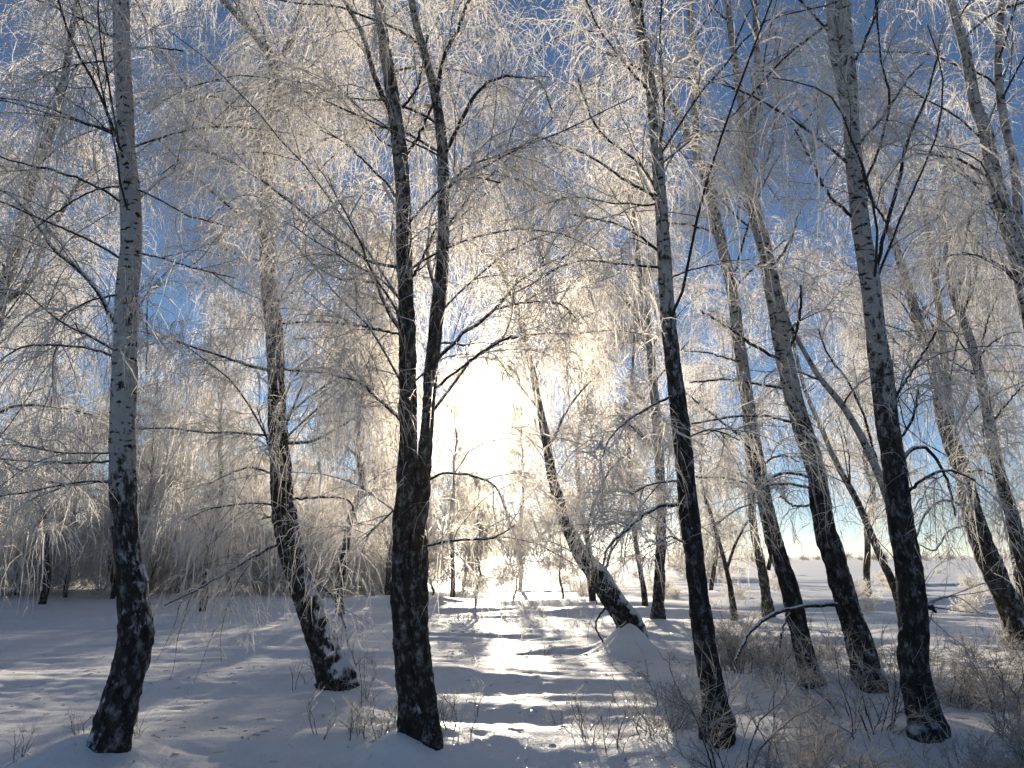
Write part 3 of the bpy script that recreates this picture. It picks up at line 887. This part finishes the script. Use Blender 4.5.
# ------------------------------------------------------------------ brush and weeds in the snow
def proto_shrub(seed, n_stem, height, spread, w, sec, tw, name='shrub', mat=None, ndl=5, fm=None):
    rng = np.random.default_rng(seed)
    root = empty(name, (0, 0, 0))
    K = 10
    S = np.zeros((n_stem, K, 3))
    a = rng.uniform(0, 2 * pi, n_stem); r = rng.uniform(0, 0.12, n_stem)
    S[:, 0] = np.stack([r * np.cos(a), r * np.sin(a), np.full(n_stem, -0.08)], 1)
    tl = rng.uniform(0.1, spread, n_stem)
    d = np.stack([np.cos(a) * np.sin(tl), np.sin(a) * np.sin(tl), np.cos(tl)], 1)
    st = (height * rng.uniform(0.55, 1.1, n_stem) / (K - 1))[:, None]
    for k in range(1, K):
        S[:, k] = S[:, k - 1] + d * st
        d = norm(d + 0.16 * rng.normal(size=d.shape) + np.array((0, 0, -0.10)) * st * 4)
    R = rng.uniform(0.004, 0.008, n_stem)[:, None] * np.linspace(1, 0.35, K)
    g = Geo(); g.tubes(S, R, 5, 0, rng)
    g.build('stem', [mat or M_TWIG], root)
    g = Geo()
    B, RB = sprout(rng, S, R, sec, 0.2, 1.0, height * 0.42, 0.8, 0.3, 7, 0.0035, taper=0.4, up=0.3, wig=0.13, rmin=0.002)
    g.tubes(B, RB, 3, 0, rng)
    T, RT = sprout(rng, B, RB, tw, 0.1, 1.0, height * 0.17, 0.8, 0.5, 5, 0.0, up=0.2, wig=0.13)
    g.tubes(T, w * np.ones(RT.shape) * np.linspace(1.1, 0.15, 5), 2, 1, rng)
    needles(rng, g, T, ndl, 0.022, w * 1.4, 1)
    needles(rng, g, B, ndl * 2, 0.022, w * 1.4, 1)
    g.build('twigs', [mat or M_TWIG, fm or M_FROST], root)
    return root


def put(proto, x, y, rz, s, label, cat, group, tilt=0.0):
    o = proto if proto.name not in USED else copy_tree(proto)
    USED.add(o.name); USED.add(proto.name)
    o.location = (x, y, float(ground(x, y)) - 0.02)
    o.rotation_euler = (tilt, 0, rz)
    o.scale = (s, s, s)
    return tag(o, label, cat, group)


rng = np.random.default_rng(77)
PS = [proto_shrub(201, 9, 0.95, 0.9, 0.0026, 7, 7, fm=M_FROST_BRUSH), proto_shrub(202, 7, 0.8, 1.0, 0.0026, 7, 7, fm=M_FROST_BRUSH), proto_shrub(203, 12, 0.6, 1.1, 0.0026, 6, 7, fm=M_FROST_BRUSH)]
k = 0
while k < 60:
    px = rng.uniform(655, 1120) if k < 50 else rng.uniform(695, 800)
    Yd = 5.0 * (13.5 / 5.0) ** rng.uniform(0, 1) if k < 50 else rng.uniform(9, 15)
    if px < 700 and Yd < 6.5 or px < 690 and Yd > 9 and k < 50:
        continue
    if rng.uniform() > 0.35 + (px - 640) / 300:
        continue
    x = (px - 512) / F * Yd
    put(PS[rng.integers(0, 3)], x, Yd, rng.uniform(0, 6.28), rng.uniform(0.6, 1.15),
        'bare frosted shrub in the tangled brush around the feet of the right-hand birches', 'shrub', 'frosted brush under the right-hand birches')
    k += 1
PW = [proto_shrub(211, 4, 0.55, 0.5, 0.0022, 4, 3, 'dry_weed', M_STEM), proto_shrub(212, 3, 0.42, 0.6, 0.0022, 3, 3, 'dry_weed', M_STEM), proto_shrub(213, 6, 0.32, 0.8, 0.0022, 4, 4, 'dry_weed', M_STEM)]
for px, py, c, sp in ((372, 735, 8, 26), (455, 740, 3, 10), (345, 690, 5, 22), (30, 752, 2, 26), (610, 720, 4, 30), (640, 745, 4, 25), (540, 640, 6, 60), (345, 676, 8, 14), (120, 748, 5, 22), (440, 742, 3, 10), (335, 640, 2, 20)):
    for i in range(c):
        p = ground_hit(px + rng.normal() * sp, min(790, py + rng.normal() * 12))
        put(PW[rng.integers(0, 3)], p[0], p[1], rng.uniform(0, 6.28), rng.uniform(0.5, 1.0),
            'thin frosted weed stalks poking out of the drifted snow', 'weed', 'dry weeds in the snow')
rngf = np.random.default_rng(9)
PU = [proto_shrub(231, 22, 3.0, 0.7, 0.013, 9, 7, 'bush', mat=M_TWIG), proto_shrub(232, 18, 2.2, 0.9, 0.013, 9, 7, 'bush')]
for i in range(64):
    Yd = rngf.uniform(32, 46); px = rngf.uniform(-150, 395) if i > 9 else rngf.uniform(300, 420)
    put(PU[i % 2], (px - 512) / F * Yd, Yd, i * 1.7, rngf.uniform(0.8, 1.5), 'frosted undergrowth bush at the foot of the grey wood edge on the left', 'bush', 'undergrowth of the wood edge')
for i, (px, Yd, s_) in enumerate(((492, 34, 0.75), (478, 36, 0.6))):
    put(PU[i], (px - 512) / F * Yd, Yd, i * 1.7, s_, ('grey frosted bush on the snow straight below the sun', 'smaller grey bush on the snow left of the one straight below the sun')[i], 'bush', 'bushes below the sun')
PF = [proto_shrub(221, 16, 2.4, 0.8, 0.018, 8, 7, 'bush'), proto_shrub(222, 20, 1.6, 1.1, 0.014, 9, 7, 'bush')]
for i, (px, Yd, s) in enumerate(((676, 62, 1.5), (690, 60, 1.9), (704, 61, 1.6), (716, 63, 1.2))):
    put(PF[i % 2], (px - 512) / F * Yd, Yd, i * 1.7, s, 'frosted bush in the small far clump on the horizon right of the sun', 'bush', 'far bushes on the horizon')
PH = proto_shrub(241, 30, 4.0, 0.9, 0.06, 9, 8, 'bush', fm=M_FROST_FAR, ndl=2)
for i in range(44):
    px, Yd = 540 + 12.5 * i + rngf.uniform(-6, 6), rngf.uniform(230, 330)
    put(PH, (px - 512) / F * Yd, Yd, i * 1.3, rngf.uniform(0.35, 0.95), 'small pale frosted bush in the far line along the right horizon', 'bush', 'far hedge along the horizon')
for i in range(48):
    px, Yd = rngf.uniform(560, 1060), rngf.uniform(22, 75)
    put(PF[1], (px - 512) / F * Yd, Yd, i * 1.3, rngf.uniform(0.25, 0.6), 'low frosted scrub bush out on the open snowfield to the right', 'bush', 'low scrub on the open snowfield')

# loose ice crystals glinting on the snow crust
m, nn, ll, oo = new_mat('ice_crystal')
gl = nn.new('ShaderNodeBsdfGlossy'); gl.inputs['Color'].default_value = (0.8, 0.8, 0.8, 1); gl.inputs['Roughness'].default_value = 0.2
ll.new(gl.outputs[0], oo.inputs['Surface'])
rng = np.random.default_rng(31)
N = 36000
cx, cy = rng.uniform(-6, 4.5, N), 4.8 + 13 * rng.uniform(0, 1, N) ** 1.3
cz = ground(cx, cy) + 0.004
nv = norm(np.stack([rng.normal(0, 0.28, N), rng.normal(0, 0.16, N), np.ones(N)], 1))
ua = norm(np.cross(nv, rng.normal(size=(N, 3)))); va = np.cross(nv, ua)
C0 = np.stack([cx, cy, cz], 1); sz = rng.uniform(0.0025, 0.005, N)[:, None]
an = np.arange(6) * pi / 3
V6 = C0[:, None] + sz[:, None] * (ua[:, None] * np.cos(an)[:, None] + va[:, None] * np.sin(an)[:, None])
g = Geo(); g.v.append(V6.reshape(-1, 3))
b = np.arange(N)[:, None] * 6
q = np.concatenate([b + np.array([[0, 1, 2, 3]]), b + np.array([[0, 3, 4, 5]])])
g.q.append(q); g.qm.append(np.zeros(len(q)))
tag(g.build('ice_crystals', [m], smooth=False), 'tiny ice crystals sparkling on the sunlit snow', 'ice crystals', None, 'stuff')

# bits of fallen twig and rime lying about on the snow
rng = np.random.default_rng(41)
N = 1500
dx, dy = rng.uniform(-7, 7, N), 4.8 + 15 * rng.uniform(0, 1, N) ** 1.4
a = rng.uniform(0, 2 * pi, N); L = rng.uniform(0.015, 0.09, N)
dP = np.zeros((N, 3, 3))
for k, t in enumerate((-0.5, 0.0, 0.5)):
    jx, jy = (0.15 * L * rng.normal(size=N), 0.15 * L * rng.normal(size=N)) if k == 1 else (0, 0)
    dP[:, k, 0] = dx + np.cos(a) * L * t + jx; dP[:, k, 1] = dy + np.sin(a) * L * t + jy
    dP[:, k, 2] = ground(dP[:, k, 0], dP[:, k, 1]) + 0.004
g = Geo(); h = N // 3
g.tubes(dP[:h], np.full((h, 3), 0.0022), 3, 0, rng)
g.tubes(dP[h:], rng.uniform(0.003, 0.009, N - h)[:, None] * np.array([[0.6, 1.0, 0.4]]), 4, 1, rng)
tag(g.build('fallen_twigs', [M_TWIG, M_FROST]), 'scattered bits of fallen twig and rime on the snow', 'litter', None, 'stuff')

hm = bpy.data.materials.new('frost_haze'); hm.use_nodes = True
hn, hl = hm.node_tree.nodes, hm.node_tree.links
hn.clear()
ho = hn.new('ShaderNodeOutputMaterial'); pv = hn.new('ShaderNodeVolumePrincipled')
pv.inputs['Color'].default_value = (0.95, 0.93, 0.90, 1); pv.inputs['Density'].default_value = 0.00016; pv.inputs['Anisotropy'].default_value = 0.84
hl.new(pv.outputs[0], ho.inputs['Volume'])
g = Geo()
bx = np.array([(x, y, z) for x in (-960, 960) for y in (-80, 1060) for z in (-6, 16)], float)
g.v.append(bx); g.q.append(np.array([(0,1,3,2),(4,6,7,5),(0,4,5,1),(2,3,7,6),(0,2,6,4),(1,5,7,3)])); g.qm.append(np.zeros(6))
tag(g.build('haze', [hm], smooth=False), 'faint icy haze glowing round the low sun', None, None, 'stuff')
